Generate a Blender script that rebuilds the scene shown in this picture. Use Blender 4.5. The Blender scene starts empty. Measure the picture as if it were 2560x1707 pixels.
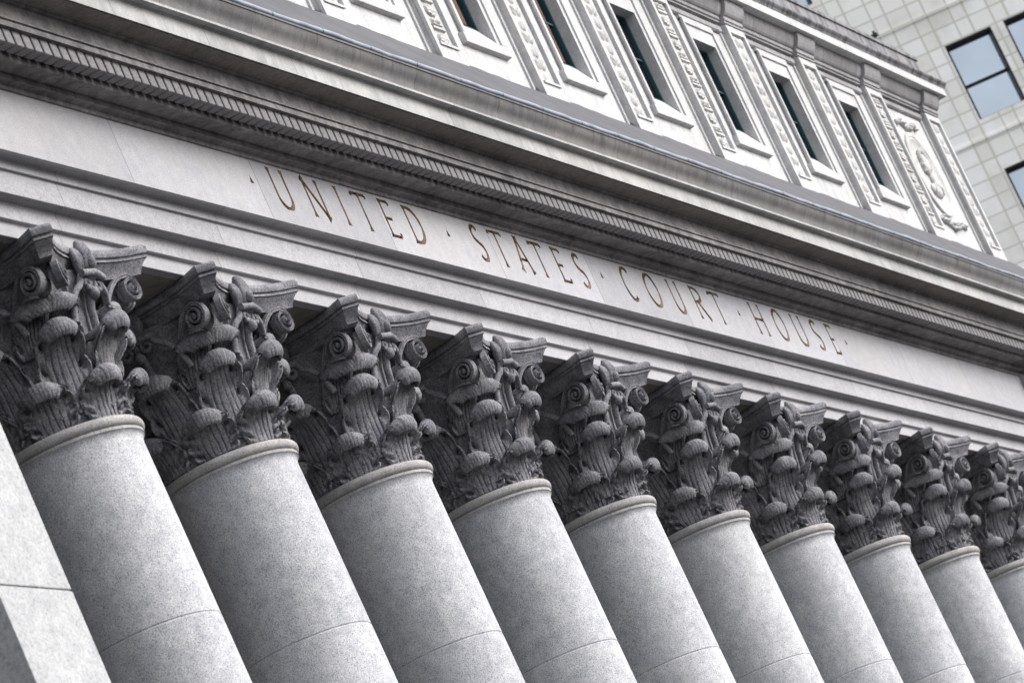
import bpy, bmesh, math, random
from mathutils import Vector, Matrix
from mathutils.geometry import delaunay_2d_cdt
random.seed(7)
SC = bpy.context.scene
COL = SC.collection
S = 3.4                                   # metres between column axes
def X(x): return x * S
def Y(y): return (y - 4.487) * S
def Z(z): return z * S + 1.7
pi = math.pi

# ------------------------------------------------------------------ materials
class NT:
    def __init__(self, name):
        self.m = bpy.data.materials.new(name); self.m.use_nodes = True
        self.t = self.m.node_tree; self.t.nodes.clear()
        self.out = self.n('ShaderNodeOutputMaterial'); self.b = self.n('ShaderNodeBsdfPrincipled')
        self.l(self.b.outputs[0], self.out.inputs[0])
    def n(self, typ, **kw):
        o = self.t.nodes.new(typ)
        for k, v in kw.items(): setattr(o, k, v)
        return o
    def l(self, a, b): self.t.links.new(a, b)
    def math(self, op, a, b=None, c=None, clamp=False):
        o = self.n('ShaderNodeMath', operation=op); o.use_clamp = clamp
        for i, v in enumerate((a, b, c)):
            if v is None: continue
            if isinstance(v, (int, float)): o.inputs[i].default_value = v
            else: self.l(v, o.inputs[i])
        return o.outputs[0]
    def coords(self, scale=(1, 1, 1), world=False):
        if world:
            g = self.n('ShaderNodeNewGeometry').outputs['Position']
        else:
            g = self.n('ShaderNodeTexCoord').outputs['Object']
        mp = self.n('ShaderNodeMapping'); mp.inputs['Scale'].default_value = scale
        self.l(g, mp.inputs['Vector']); return mp.outputs[0]
    def noise(self, vec, scale, detail=2.0, rough=0.5):
        o = self.n('ShaderNodeTexNoise'); o.inputs['Scale'].default_value = scale
        o.inputs['Detail'].default_value = detail; o.inputs['Roughness'].default_value = rough
        self.l(vec, o.inputs['Vector']); return o.outputs['Fac']
    def ramp(self, fac, stops):
        o = self.n('ShaderNodeValToRGB'); e = o.color_ramp.elements
        while len(e) < len(stops): e.new(0.5)
        for i, (p, c) in enumerate(stops):
            e[i].position = p; e[i].color = (*c, 1) if len(c) == 3 else c
        self.l(fac, o.inputs[0]); return o.outputs[0]
    def mix(self, fac, a, b, mode='MIX'):
        o = self.n('ShaderNodeMix', data_type='RGBA', blend_type=mode)
        if isinstance(fac, (int, float)): o.inputs[0].default_value = fac
        else: self.l(fac, o.inputs[0])
        for i, v in ((6, a), (7, b)):
            if isinstance(v, tuple): o.inputs[i].default_value = (*v, 1)
            else: self.l(v, o.inputs[i])
        return o.outputs[2]
    def fin(self, col, rough=0.85, bump=None, strength=0.2, dist=0.01):
        if isinstance(col, tuple): self.b.inputs['Base Color'].default_value = (*col, 1)
        else: self.l(col, self.b.inputs['Base Color'])
        self.b.inputs['Roughness'].default_value = rough
        self.b.inputs['Specular IOR Level'].default_value = 0.25
        if bump is not None:
            o = self.n('ShaderNodeBump'); o.inputs['Strength'].default_value = strength
            o.inputs['Distance'].default_value = dist
            self.l(bump, o.inputs['Height']); self.l(o.outputs[0], self.b.inputs['Normal'])
        return self.m

def granite(name, base, speck=0.35, mott=0.12, tint=(0.95, 0.97, 1.05), joints=None, streak=0.0, blotch=0.0,
            fine=55.0, rough=0.85, bump=0.25, warm=0.0, drums=None, drip=None):
    n = NT(name); v = n.coords(world=True)
    f = n.noise(v, fine, 2.0, 0.65)                      # crystal speckle
    dark = tuple(base[i] * (1 - speck * 1.25) for i in range(3))
    lite = tuple(min(0.95, base[i] * (1 + speck * 0.55)) for i in range(3))
    c = n.ramp(f, [(0.33, dark), (0.5, base), (0.68, lite)])
    f2 = n.noise(v, fine * 2.3, 1.0, 0.5)
    cool = tuple(base[i] * tint[i] * 0.62 for i in range(3))
    c = n.mix(n.ramp(f2, [(0.64, (0, 0, 0)), (0.72, (0.75,) * 3)]), c, cool)
    mm = n.noise(v, 7.0, 4.0, 0.7)
    c = n.mix(1.0, c, n.ramp(mm, [(0.34, (1 - mott * 1.5, 1 - mott * 1.4, 1 - mott * 1.2)), (0.66, (1 + mott * .8,) * 3)]), 'MULTIPLY')
    m = n.noise(v, 0.9, 4.0, 0.6)
    c = n.mix(1.0, c, n.ramp(m, [(0.3, (1 - mott,) * 3), (0.7, (1 + mott * 0.6,) * 3)]), 'MULTIPLY')
    if warm:
        wv = n.noise(v, 0.55, 3.0, 0.6)
        c = n.mix(n.ramp(wv, [(0.45, (0, 0, 0)), (0.7, (warm,) * 3)]), c, (base[0] * 1.02, base[1] * 0.93, base[2] * 0.78))
    if blotch:
        bn = n.noise(n.coords((1, 1, 1), True), 3.2, 5.0, 0.7)
        c = n.mix(n.ramp(bn, [(0.5, (0, 0, 0)), (0.66, (blotch,) * 3)]), c, tuple(b * 0.35 for b in base))
    if streak:
        sv = n.coords((5.5, 1.2, 0.22), True)
        sn = n.noise(sv, 1.0, 5.0, 0.65)
        sv2 = n.coords((22, 3, 0.8), True); sn2 = n.noise(sv2, 1.0, 3.0, 0.6)
        k = n.math('MULTIPLY', n.ramp(sn, [(0.46, (0, 0, 0)), (0.62, (1,) * 3)]), n.ramp(sn2, [(0.3, (0.35,) * 3), (0.62, (1,) * 3)]))
        k = n.math('MULTIPLY', k, streak)
        if drip:                                           # run-off stains hang from the edge at the top, each to its own length
            sz = n.n('ShaderNodeSeparateXYZ'); n.l(n.coords(world=True), sz.inputs[0])
            hh = n.math('DIVIDE', n.math('SUBTRACT', sz.outputs[2], drip[0]), drip[1] - drip[0], clamp=True)
            ln_ = n.noise(n.coords((3.0, .2, .02), True), 1.0, 4, .7)
            k2 = n.math('MULTIPLY', n.math('SUBTRACT', n.math('ADD', hh, n.math('MULTIPLY', ln_, 1.1)), 0.75), 1.5, clamp=True)
            k = n.math('MAXIMUM', n.math('MULTIPLY', k, k2), n.math('MULTIPLY', n.math('MULTIPLY', k2, k2), .42))
        c = n.mix(k, c, tuple(b * 0.2 for b in base))
    if drums:
        zj_, hgt_ = drums
        sx = n.n('ShaderNodeSeparateXYZ'); n.l(n.coords(world=True), sx.inputs[0])
        cz = n.math('FLOOR', n.math('DIVIDE', n.math('SUBTRACT', sx.outputs[2], zj_), hgt_)); cx = n.math('FLOOR', n.math('DIVIDE', n.math('ADD', sx.outputs[0], S * .5), S))
        wn = n.n('ShaderNodeTexWhiteNoise', noise_dimensions='1D'); n.l(n.math('ADD', n.math('MULTIPLY', cx, 7.31), n.math('MULTIPLY', cz, 3.17)), wn.inputs['W'])
        c = n.mix(1.0, c, n.ramp(wn.outputs[0], [(0.0, (0.90, 0.905, 0.92)), (1.0, (1.06, 1.055, 1.05))]), 'MULTIPLY')
        st = n.noise(n.coords((1.6, 1.6, .35), True), 1.3, 5, .65)
        c = n.mix(n.ramp(st, [(.5, (0, 0, 0)), (.75, (.35,) * 3)]), c, tuple(b * .74 for b in base))
    if joints:
        off, step, wid = joints
        sx = n.n('ShaderNodeSeparateXYZ'); n.l(n.coords(world=True), sx.inputs[0])
        fr = n.math('FRACT', n.math('DIVIDE', n.math('SUBTRACT', sx.outputs[0], off), step))
        ln = n.math('LESS_THAN', fr, wid / step)
        c = n.mix(n.math('MULTIPLY', ln, 0.55), c, tuple(b * 0.25 for b in base))
        cell = n.math('FLOOR', n.math('DIVIDE', n.math('SUBTRACT', sx.outputs[0], off), step))
        wn = n.n('ShaderNodeTexWhiteNoise', noise_dimensions='1D'); n.l(cell, wn.inputs['W'])
        c = n.mix(1.0, c, n.ramp(wn.outputs[0], [(0.0, (0.87,) * 3), (1.0, (1.07,) * 3)]), 'MULTIPLY')
    return n.fin(c, rough, f, bump, 0.006)

M = {}
M['shaft'] = granite('column_granite', (0.54, 0.54, 0.553), 0.50, 0.13, fine=95.0, drums=(Z(2.612), 3.6))
M['collar'] = granite('astragal_granite', (0.40, 0.385, 0.375), 0.34, 0.12, fine=70.0)
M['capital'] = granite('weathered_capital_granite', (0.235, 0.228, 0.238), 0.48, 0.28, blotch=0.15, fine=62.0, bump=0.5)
M['fascia'] = granite('architrave_granite', (0.385, 0.377, 0.39), 0.26, 0.07, joints=(X(0.98), X(1.0), 0.018), fine=75.0)
M['frieze'] = granite('frieze_granite', (0.385, 0.380, 0.398), 0.26, 0.07, joints=(X(0.655), X(0.943), 0.018), fine=75.0, warm=0.18)
M['cornice'] = granite('soot_shade_granite', (0.205, 0.19, 0.187), 0.22, 0.3, joints=(X(0.42), X(0.62), 0.016), streak=0.15, fine=60.0)  # soot crust, with the shade under the corona painted into its dark base
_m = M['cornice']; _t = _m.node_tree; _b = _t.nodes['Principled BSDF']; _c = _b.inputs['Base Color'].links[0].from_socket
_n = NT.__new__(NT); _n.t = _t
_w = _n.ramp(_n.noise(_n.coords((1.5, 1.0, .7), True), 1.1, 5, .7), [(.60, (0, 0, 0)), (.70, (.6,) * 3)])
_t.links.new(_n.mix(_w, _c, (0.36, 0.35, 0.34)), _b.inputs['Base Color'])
M['corona'] = granite('corona_granite', (0.41, 0.405, 0.40), 0.15, 0.10, joints=(X(0.42), X(0.62), 0.016), streak=0.22, fine=70.0, warm=0.12)
M['sima'] = granite('sima_granite', (0.225, 0.218, 0.216), 0.18, 0.12, joints=(X(0.1), X(0.62), 0.014), streak=0.85, fine=60.0, warm=0.2, drip=(Z(4.352), Z(4.413)))
M['dentil'] = granite('dentil_granite', (0.20, 0.19, 0.193), 0.22, 0.1, fine=48.0)  # sooty base, darkened further to carry the shade of the dentil zone
M['attic'] = granite('attic_limestone', (0.525, 0.52, 0.518), 0.10, 0.10, fine=40.0, warm=0.1, streak=0.16)
M['attic_cornice'] = granite('attic_cornice_stone', (0.33, 0.32, 0.325), 0.1, 0.1, joints=(X(0.3), X(0.5), 0.02), streak=0.2, fine=30.0)
M['relief'] = granite('relief_limestone', (0.515, 0.51, 0.50), 0.12, 0.12, fine=40.0, warm=0.1, blotch=0.3)
M['pier'] = granite('pale_pier_granite', (0.425, 0.425, 0.43), 0.2, 0.10, fine=34.0)
M['parapet'] = granite('parapet_stone', (0.25, 0.245, 0.252), 0.12, 0.12, streak=0.95, fine=30.0)
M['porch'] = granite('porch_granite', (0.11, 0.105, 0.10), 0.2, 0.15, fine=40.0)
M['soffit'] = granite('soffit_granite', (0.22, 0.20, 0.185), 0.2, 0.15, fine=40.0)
# lead roof apron
n = NT('lead_apron'); v = n.coords(world=True)
c = n.ramp(n.noise(v, 1.6, 5, 0.6), [(0.3, (0.055, 0.054, 0.062)), (0.7, (0.10, 0.098, 0.106))])
sx = n.n('ShaderNodeSeparateXYZ'); n.l(v, sx.inputs[0])
fr = n.math('FRACT', n.math('DIVIDE', sx.outputs[0], X(0.5)))
c = n.mix(n.math('LESS_THAN', fr, 0.02), c, (0.07, 0.07, 0.08))
st = n.noise(n.coords((4, 1, 0.5), True), 1.0, 4, 0.6)
c = n.mix(n.ramp(st, [(0.5, (0, 0, 0)), (0.72, (0.5,) * 3)]), c, (0.06, 0.06, 0.07))
M['lead'] = n.fin(c, 0.6)
n = NT('gutter_metal'); v = n.coords(world=True)
c = n.ramp(n.noise(v, 3, 4, 0.6), [(0.3, (0.20, 0.22, 0.27)), (0.7, (0.33, 0.36, 0.44))])
fr = n.n('ShaderNodeSeparateXYZ'); n.l(v, fr.inputs[0])
k = n.math('LESS_THAN', n.math('FRACT', n.math('DIVIDE', fr.outputs[0], X(0.37))), 0.02)
c = n.mix(k, c, (0.05, 0.06, 0.07))
M['gutter'] = n.fin(c, 0.45); n.b.inputs['Metallic'].default_value = 0.25
# gilt and dirt in the letters
n = NT('gilded_groove'); v = n.coords(world=True)
c = n.ramp(n.noise(v, 3.5, 4, 0.7), [(0.32, (0.025, 0.018, 0.014)), (0.52, (0.10, 0.058, 0.03)), (0.78, (0.26, 0.17, 0.095))])
M['gilt'] = n.fin(c, 0.5)
# windows
def plain(name, col, rough=0.5, metal=0.0, var=0.2, sc=4.0):
    n = NT(name); v = n.coords(world=True)
    c = n.ramp(n.noise(v, sc, 3, 0.6), [(0.3, tuple(x * (1 - var) for x in col)), (0.7, tuple(min(1, x * (1 + var)) for x in col))])
    m = n.fin(c, rough); n.b.inputs['Metallic'].default_value = metal; return m
M['teal'] = plain('verdigris_frame', (0.020, 0.062, 0.072), 0.5)
M['pane'] = plain('dark_pane', (0.008, 0.009, 0.012), 0.12)
M['blind'] = plain('brown_blind', (0.085, 0.05, 0.036), 0.8)
M['black'] = plain('black_frame', (0.006, 0.006, 0.009), 0.5)
M['mirror'] = plain('sky_reflecting_pane', (0.43, 0.49, 0.55), 0.06, 0.95, 0.10, 0.5)
M['asphalt'] = plain('asphalt', (0.04, 0.04, 0.042), 0.95, 0, 0.25, 9.0)
M['paving'] = plain('paving', (0.06, 0.058, 0.056), 0.9, 0, 0.2, 3.0)
M['fixture'] = plain('dark_green_metal', (0.03, 0.05, 0.045), 0.5)
# tower tiles : stack bond of alternating widths, object space (x along wall, z up)
n = NT('tower_tiles')
v = n.coords(); sx = n.n('ShaderNodeSeparateXYZ'); n.l(v, sx.inputs[0])
fx = n.math('FRACT', n.math('DIVIDE', n.math('ADD', sx.outputs[0], 100.02), 0.87))
fz = n.math('FRACT', n.math('DIVIDE', n.math('ADD', sx.outputs[2], 100.16), 0.42))
def near(f, a, w):
    d = n.math('ABSOLUTE', n.math('SUBTRACT', f, a)); return n.math('LESS_THAN', d, w)
jv = n.math('MAXIMUM', near(fx, 0.02, 0.028), near(fx, 0.42, 0.028)); jh = near(fz, 0.05, 0.045)
j = n.math('MAXIMUM', jv, jh)
cx_ = n.math('FLOOR', n.math('DIVIDE', n.math('ADD', sx.outputs[0], 100.02), 0.435))
cz_ = n.math('FLOOR', n.math('DIVIDE', n.math('ADD', sx.outputs[2], 100.16), 0.42))
cm = n.n('ShaderNodeCombineXYZ'); n.l(cx_, cm.inputs[0]); n.l(cz_, cm.inputs[1])
wn = n.n('ShaderNodeTexWhiteNoise', noise_dimensions='2D'); n.l(cm.outputs[0], wn.inputs['Vector'])
c = n.ramp(wn.outputs[0], [(0.0, (0.77, 0.765, 0.72)), (0.5, (0.84, 0.835, 0.80)), (1.0, (0.89, 0.885, 0.87))])
c = n.mix(n.math('MULTIPLY', j, 0.6), c, (0.40, 0.38, 0.32))
dn = n.noise(n.coords((0.6, 0.6, 0.45)), 1.3, 6, 0.7)
c = n.mix(n.ramp(dn, [(0.50, (0, 0, 0)), (0.72, (0.5,) * 3)]), c, (0.47, 0.46, 0.385))
M['tiles'] = n.fin(c, 0.7)

# ------------------------------------------------------------------ object helpers
def link(o, parent=None):
    COL.objects.link(o)
    if parent: o.parent = parent
    return o
def mesh(name, verts, faces, mat, smooth=False, sharp=None):
    me = bpy.data.meshes.new(name); me.from_pydata([tuple(v) for v in verts], [], faces); me.validate(); me.update()
    bm = bmesh.new(); bm.from_mesh(me); bmesh.ops.recalc_face_normals(bm, faces=bm.faces); bm.to_mesh(me); bm.free()
    me.materials.append(M[mat] if isinstance(mat, str) else mat)
    if smooth:
        me.polygons.foreach_set('use_smooth', [True] * len(me.polygons))
        if sharp: me.set_sharp_from_angle(angle=math.radians(sharp))
    return me
def obj(name, me, parent=None, loc=(0, 0, 0), rz=0):
    o = bpy.data.objects.new(name, me); o.location = loc; o.rotation_euler = (0, 0, rz); return link(o, parent)
def empty(name, loc=(0, 0, 0), rz=0):
    o = bpy.data.objects.new(name, None); o.location = loc; o.rotation_euler = (0, 0, rz); o.empty_display_size = 0.5
    return link(o)
def tag(o, label=None, cat=None, group=None, kind=None):
    for k, v in (('label', label), ('category', cat), ('group', group), ('kind', kind)):
        if v: o[k] = v
    return o
class MB:
    def __init__(self): self.v = []; self.f = []
    def add(self, v, f):
        b = len(self.v); self.v += [tuple(p) for p in v]; self.f += [tuple(i + b for i in q) for q in f]; return self
    def box(self, x0, x1, y0, y1, z0, z1):
        v = [(x, y, z) for x in (x0, x1) for y in (y0, y1) for z in (z0, z1)]
        return self.add(v, [(0, 1, 3, 2), (4, 6, 7, 5), (0, 4, 5, 1), (2, 3, 7, 6), (0, 2, 6, 4), (1, 5, 7, 3)])
    def prism(self, prof, x0, x1):                 # closed (y,z) polygon swept along X
        k = len(prof)
        v = [(x0, y, z) for y, z in prof] + [(x1, y, z) for y, z in prof]
        return self.add(v, [(i, (i + 1) % k, k + (i + 1) % k, k + i) for i in range(k)] + [tuple(range(k))[::-1], tuple(range(k, 2 * k))])
    def lathe(self, prof, seg, cap=True):          # (r,z)
        k = len(prof); v = []
        for i in range(seg):
            a = 2 * pi * i / seg; ca, sa = math.cos(a), math.sin(a)
            v += [(r * ca, r * sa, z) for r, z in prof]
        f = [(i * k + j, ((i + 1) % seg) * k + j, ((i + 1) % seg) * k + j + 1, i * k + j + 1) for i in range(seg) for j in range(k - 1)]
        if cap: f += [tuple(i * k for i in range(seg))[::-1], tuple(i * k + k - 1 for i in range(seg))]
        return self.add(v, f)
    def grid(self, fn, nu, nv, wrap=False):
        v = [fn(i / nu, j / nv) for i in range(nu + 1) for j in range(nv + 1)]
        return self.add(v, [(i * (nv + 1) + j, (i + 1) * (nv + 1) + j, (i + 1) * (nv + 1) + j + 1, i * (nv + 1) + j + 1) for i in range(nu) for j in range(nv)])
    def tube(self, pts, r, seg=8, flat=None):
        pts = [Vector(p) for p in pts]; k = len(pts); rings = []
        for i, p in enumerate(pts):
            t = (pts[min(i + 1, k - 1)] - pts[max(i - 1, 0)]).normalized()
            a = Vector((0, 0, 1)) if abs(t.z) < 0.9 else Vector((1, 0, 0))
            s = t.cross(a).normalized(); u = s.cross(t)
            rr = r(i / (k - 1)) if callable(r) else r
            rings.append([p + s * rr * math.cos(2 * pi * j / seg) + u * rr * math.sin(2 * pi * j / seg) for j in range(seg)])
        v = [q for ring in rings for q in ring]
        f = [(i * seg + j, i * seg + (j + 1) % seg, (i + 1) * seg + (j + 1) % seg, (i + 1) * seg + j) for i in range(k - 1) for j in range(seg)]
        f += [tuple(range(seg))[::-1], tuple(range((k - 1) * seg, k * seg))]
        return self.add(v, f)
    def ball(self, c, rx, ry, rz, nu=10, nv=7):
        v = [(c[0], c[1], c[2] + rz)]; f = []
        for j in range(1, nv):
            t = pi * j / nv
            for i in range(nu):
                a = 2 * pi * i / nu; v.append((c[0] + rx * math.sin(t) * math.cos(a), c[1] + ry * math.sin(t) * math.sin(a), c[2] + rz * math.cos(t)))
        v.append((c[0], c[1], c[2] - rz)); L = len(v) - 1
        for i in range(nu): f.append((0, 1 + i, 1 + (i + 1) % nu)); f.append((L, L - nu + (i + 1) % nu, L - nu + i))
        for j in range(nv - 2):
            for i in range(nu):
                a = 1 + j * nu + i; b = 1 + j * nu + (i + 1) % nu; f.append((a, a + nu, b + nu, b))
        return self.add(v, f)
    def mesh(self, name, mat, smooth=False, sharp=None): return mesh(name, self.v, self.f, mat, smooth, sharp)
    def obj(self, name, mat, parent=None, smooth=False, sharp=None, loc=(0, 0, 0)): return obj(name, self.mesh(name, mat, smooth, sharp), parent, loc)
def bevel(o, w=0.008, seg=1):
    m = o.modifiers.new('edge', 'BEVEL'); m.width = w; m.segments = seg; m.limit_method = 'ANGLE'; m.angle_limit = math.radians(35); return o
def U(prof): return [(Y(y), Z(z)) for y, z in prof]

# ================================================================== COURTHOUSE
court = empty('courthouse', (0, 0, 0))
tag(court, 'grey granite courthouse front with gilded carved lettering above its row of columns', 'building')
XL, XR = -4.0, 10.17
BY = 4.95                                                # back of the beam
arch = [(BY, 3.641), (4.487, 3.641), (4.487, 3.686), (4.4735, 3.6865), (4.4735, 3.7385), (4.469, 3.7385), (4.469, 3.7405), (4.455, 3.7395),
        (4.445, 3.7412), (4.4435, 3.7385), (4.438, 3.7385), (4.438, 3.808), (4.429, 3.808), (4.429, 3.831), (4.424, 3.8352), (4.414, 3.8358),
        (4.404, 3.833), (4.397, 3.8325), (4.3945, 3.8352), (4.391, 3.8352), (4.391, 3.8377), (4.486, 3.848), (BY, 3.848)]
o = MB().prism(U(arch), X(XL), X(XR)).obj('architrave', 'fascia', court); bevel(o, 0.006)
# porch-side soffit panel under the beam, between column heads
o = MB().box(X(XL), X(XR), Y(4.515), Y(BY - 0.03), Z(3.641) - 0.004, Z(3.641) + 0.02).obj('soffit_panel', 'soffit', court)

# ---- frieze with the carved inscription
fz0, fz1 = Z(3.840), Z(4.122)
SC2 = 4.487 / 4.52
def lx(xm): return X((xm + 11.452) * SC2 - 11.44)
ZB, ZT = Z(3.9995 * SC2), Z(4.1375 * SC2); H = ZT - ZB
VS, HS = 0.0165 * S, 0.0115 * S                           # stroke widths: stems, bars
def el(cx, cz, rx, rz, a0, a1, k=12):
    return [(cx + rx * math.cos(math.radians(a0 + (a1 - a0) * i / k)), cz + rz * math.sin(math.radians(a0 + (a1 - a0) * i / k))) for i in range(k + 1)]
def wd(p, q):                                            # thick stems, thin bars
    d = Vector((q[0] - p[0], q[1] - p[1])); d.normalize(); return VS * abs(d.y) ** 1.0 * 0.92 + HS * abs(d.x)
def letter(ch, x0, x1):
    w = x1 - x0; m = (x0 + x1) / 2; e = VS * 0.45; b = HS * 0.5
    L = lambda u, t: (x0 + u * w, ZB + t * H)
    if ch == 'I': return [[L(.5, 0), L(.5, 1)]]
    if ch == 'T': return [[L(.5, 0), L(.5, .98)], [L(0, .955), L(1, .955)], [L(.02, .95), L(.0, .87)], [L(.98, .95), L(1.0, .87)]]
    if ch == 'E': return [[L(.12, 0), L(.12, 1)], [L(.1, .955), L(.95, .955)], [L(.1, .50), L(.78, .50)], [L(.1, .045), L(1, .045)], [L(.95, .95), L(1, .87)], [L(1, .05), L(1.06, .15)]]
    if ch == 'U': return [[L(.1, 1), L(.1, .32)] + el(m, ZB + .30 * H, w * .40, .28 * H, 180, 360)[1:] + [L(.9, 1)]]
    if ch == 'N': return [[L(.1, 0), L(.1, 1)], [L(.05, 1), L(.92, 0)], [L(.9, .02), L(.9, 1)]]
    if ch == 'D': return [[L(.12, 0), L(.12, 1)], [L(.1, .955), L(.35, .955)] + el(x0 + .35 * w, ZB + .5 * H, .58 * w, .455 * H, 88, -88, 14) + [L(.1, .045)]]
    if ch == 'A': return [[L(.1, 0), L(.5, 1)], [L(.92, 0), L(.5, 1)], [L(.25, .36), L(.76, .36)]]
    if ch == 'C': return [el(x0 + .58 * w, ZB + .5 * H, .50 * w, .475 * H, 50, 310, 18)]
    if ch == 'O': return [el(m, ZB + .5 * H, .45 * w, .475 * H, 90, 450, 24)]
    if ch == 'H': return [[L(.1, 0), L(.1, 1)], [L(.9, 0), L(.9, 1)], [L(.1, .5), L(.9, .5)]]
    if ch == 'R': return [[L(.12, 0), L(.12, 1)], [L(.1, .955), L(.35, .955)] + el(x0 + .36 * w, ZB + .745 * H, .44 * w, .21 * H, 88, -88, 10) + [L(.1, .53)], [L(.38, .53), L(.98, 0)]]
    if ch == 'S': return [el(m, ZB + .75 * H, .42 * w, .215 * H, 35, 255, 11) + el(m, ZB + .265 * H, .46 * w, .23 * H, 78, -150, 12)]
def serif(p, q, r):                                      # flare at a stroke end
    d = (Vector(p) - Vector(q)).normalized(); s = Vector((-d.y, d.x)); c = Vector(p)
    return [c - d * r * 1.1, c], (wd(p, q), wd(p, q) * 1.95)
TXT = [('U', 1.795, 1.915), ('N', 2.045, 2.175), ('I', 2.28, 2.349), ('T', 2.434, 2.548), ('E', 2.655, 2.735), ('D', 2.85, 2.97),
       ('S', 3.425, 3.50), ('T', 3.596, 3.714), ('A', 3.79, 3.915), ('T', 3.971, 4.086), ('E', 4.19, 4.268), ('S', 4.39, 4.465),
       ('C', 4.86, 4.965), ('O', 5.105, 5.240), ('U', 5.383, 5.493), ('R', 5.635, 5.758), ('T', 5.853, 5.976),
       ('H', 6.335, 6.465), ('O', 6.597, 6.729), ('U', 6.853, 6.975), ('S', 7.10, 7.18), ('E', 7.315, 7.38)]
cv = []; cf = []
def polyin(pts):
    b = len(cv); cv.extend([Vector(p) for p in pts]); cf.append(list(range(b, b + len(pts))))
polyin([(X(XL), fz0), (X(XR), fz0), (X(XR), fz1), (X(XL), fz1)])
letters = []
for ch, a, b in TXT:
    mb = MB(); x0, x1 = lx(a), lx(b)
    def seg(p, q, w0, w1, cap0, cap1):
        d = (Vector(q) - Vector(p)); 
        if d.length < 1e-6: return
        d.normalize(); s = Vector((-d.y, d.x))
        l0 = Vector(p) + s * w0 / 2; r0 = Vector(p) - s * w0 / 2; l1 = Vector(q) + s * w1 / 2; r1 = Vector(q) - s * w1 / 2
        polyin([l0, r0, r1, l1])
        e0, e1 = 0.42 * min(w0, VS * 1.1), 0.42 * min(w1, VS * 1.1)
        v = [(l0.x, 0, l0.y), (r0.x, 0, r0.y), (r1.x, 0, r1.y), (l1.x, 0, l1.y), (p[0], e0, p[1]), (q[0], e1, q[1])]
        f = [(0, 4, 5, 3), (1, 2, 5, 4)]
        if cap0: f.append((0, 1, 4))
        if cap1: f.append((2, 3, 5))
        mb.add(v, f)
    for st in letter(ch, x0, x1):
        k = len(st); closed = (Vector(st[0]) - Vector(st[-1])).length < 1e-4
        nrm = []
        for i in range(k):                                # mitred stroke outline
            if closed: a_, b_ = st[(i - 1) % (k - 1)], st[(i + 1) % (k - 1)] if i < k - 1 else st[1]
            else: a_, b_ = st[max(0, i - 1)], st[min(k - 1, i + 1)]
            d = Vector((b_[0] - a_[0], b_[1] - a_[1])); d.normalize(); nrm.append((Vector((-d.y, d.x)), wd(a_, b_)))
        for i in range(k - 1):
            p, q = Vector(st[i]), Vector(st[i + 1])
            (s0, w0), (s1, w1) = nrm[i], nrm[i + 1]
            l0, r0, l1, r1 = p + s0 * w0 / 2, p - s0 * w0 / 2, q + s1 * w1 / 2, q - s1 * w1 / 2
            polyin([l0, r0, r1, l1])
            v = [(l0.x, 0, l0.y), (r0.x, 0, r0.y), (r1.x, 0, r1.y), (l1.x, 0, l1.y), (p.x, 0.42 * w0, p.y), (q.x, 0.42 * w1, q.y)]
            f = [(0, 4, 5, 3), (1, 2, 5, 4)]
            if not closed and i == 0: f.append((0, 1, 4))
            if not closed and i == k - 2: f.append((2, 3, 5))
            mb.add(v, f)
        if not closed:
            for (p, q) in ((st[0], st[1]), (st[-1], st[-2])):
                if (Vector(p) - Vector(q)).length > 0.13 and abs(p[1] - q[1]) > abs(p[0] - q[0]):
                    (a0, a1), (w0, w1) = serif(p, q, VS); seg(a0, a1, w0, w1, False, True)
    letters.append((ch, mb))
for xm in (1.639, 3.193, 4.642, 6.16, 7.531):             # triangular stops
    mb = MB(); c = lx(xm); r = 0.0125 * S; zc = Z(4.074 * SC2)
    p = [(c - r, zc - r * .9), (c + r, zc - r * .9), (c, zc + r * 1.2)]; polyin(p)
    mb.add([(q[0], 0, q[1]) for q in p] + [(c, r * .8, zc - r * .2)], [(0, 1, 3), (1, 2, 3), (2, 0, 3)]); letters.append(('stop', mb))
ov, oe, of, _, _, fid = delaunay_2d_cdt(cv, [], cf, 1, 1e-6)
fm = MB(); keep = [tuple(f) for f, ids in zip(of, fid) if ids == [0]]
fm.add([(p.x, 0, p.y) for p in ov], keep)
bk = [(X(XL), 0, fz0), (X(XR), 0, fz0), (X(XR), 0, fz1), (X(XL), 0, fz1)]
d_ = Y(BY)
fm.add(bk + [(x, d_, z) for x, _, z in bk], [(0, 1, 5, 4), (1, 2, 6, 5), (2, 3, 7, 6), (3, 0, 4, 7), (4, 5, 6, 7)])
me = bpy.data.meshes.new('frieze'); me.from_pydata(fm.v, [], fm.f); me.update(); me.materials.append(M['frieze'])
frieze = obj('frieze', me, court)
for ch, mb in letters:
    me = bpy.data.meshes.new('letter'); me.from_pydata(mb.v, [], mb.f); me.update(); me.materials.append(M['gilt'])
    o = obj('letter' if ch != 'stop' else 'triangular_stop', me, frieze)
    o['label'] = ('gilded carved letter ' + ch) if ch != 'stop' else 'dark carved triangular stop between words'

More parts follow.
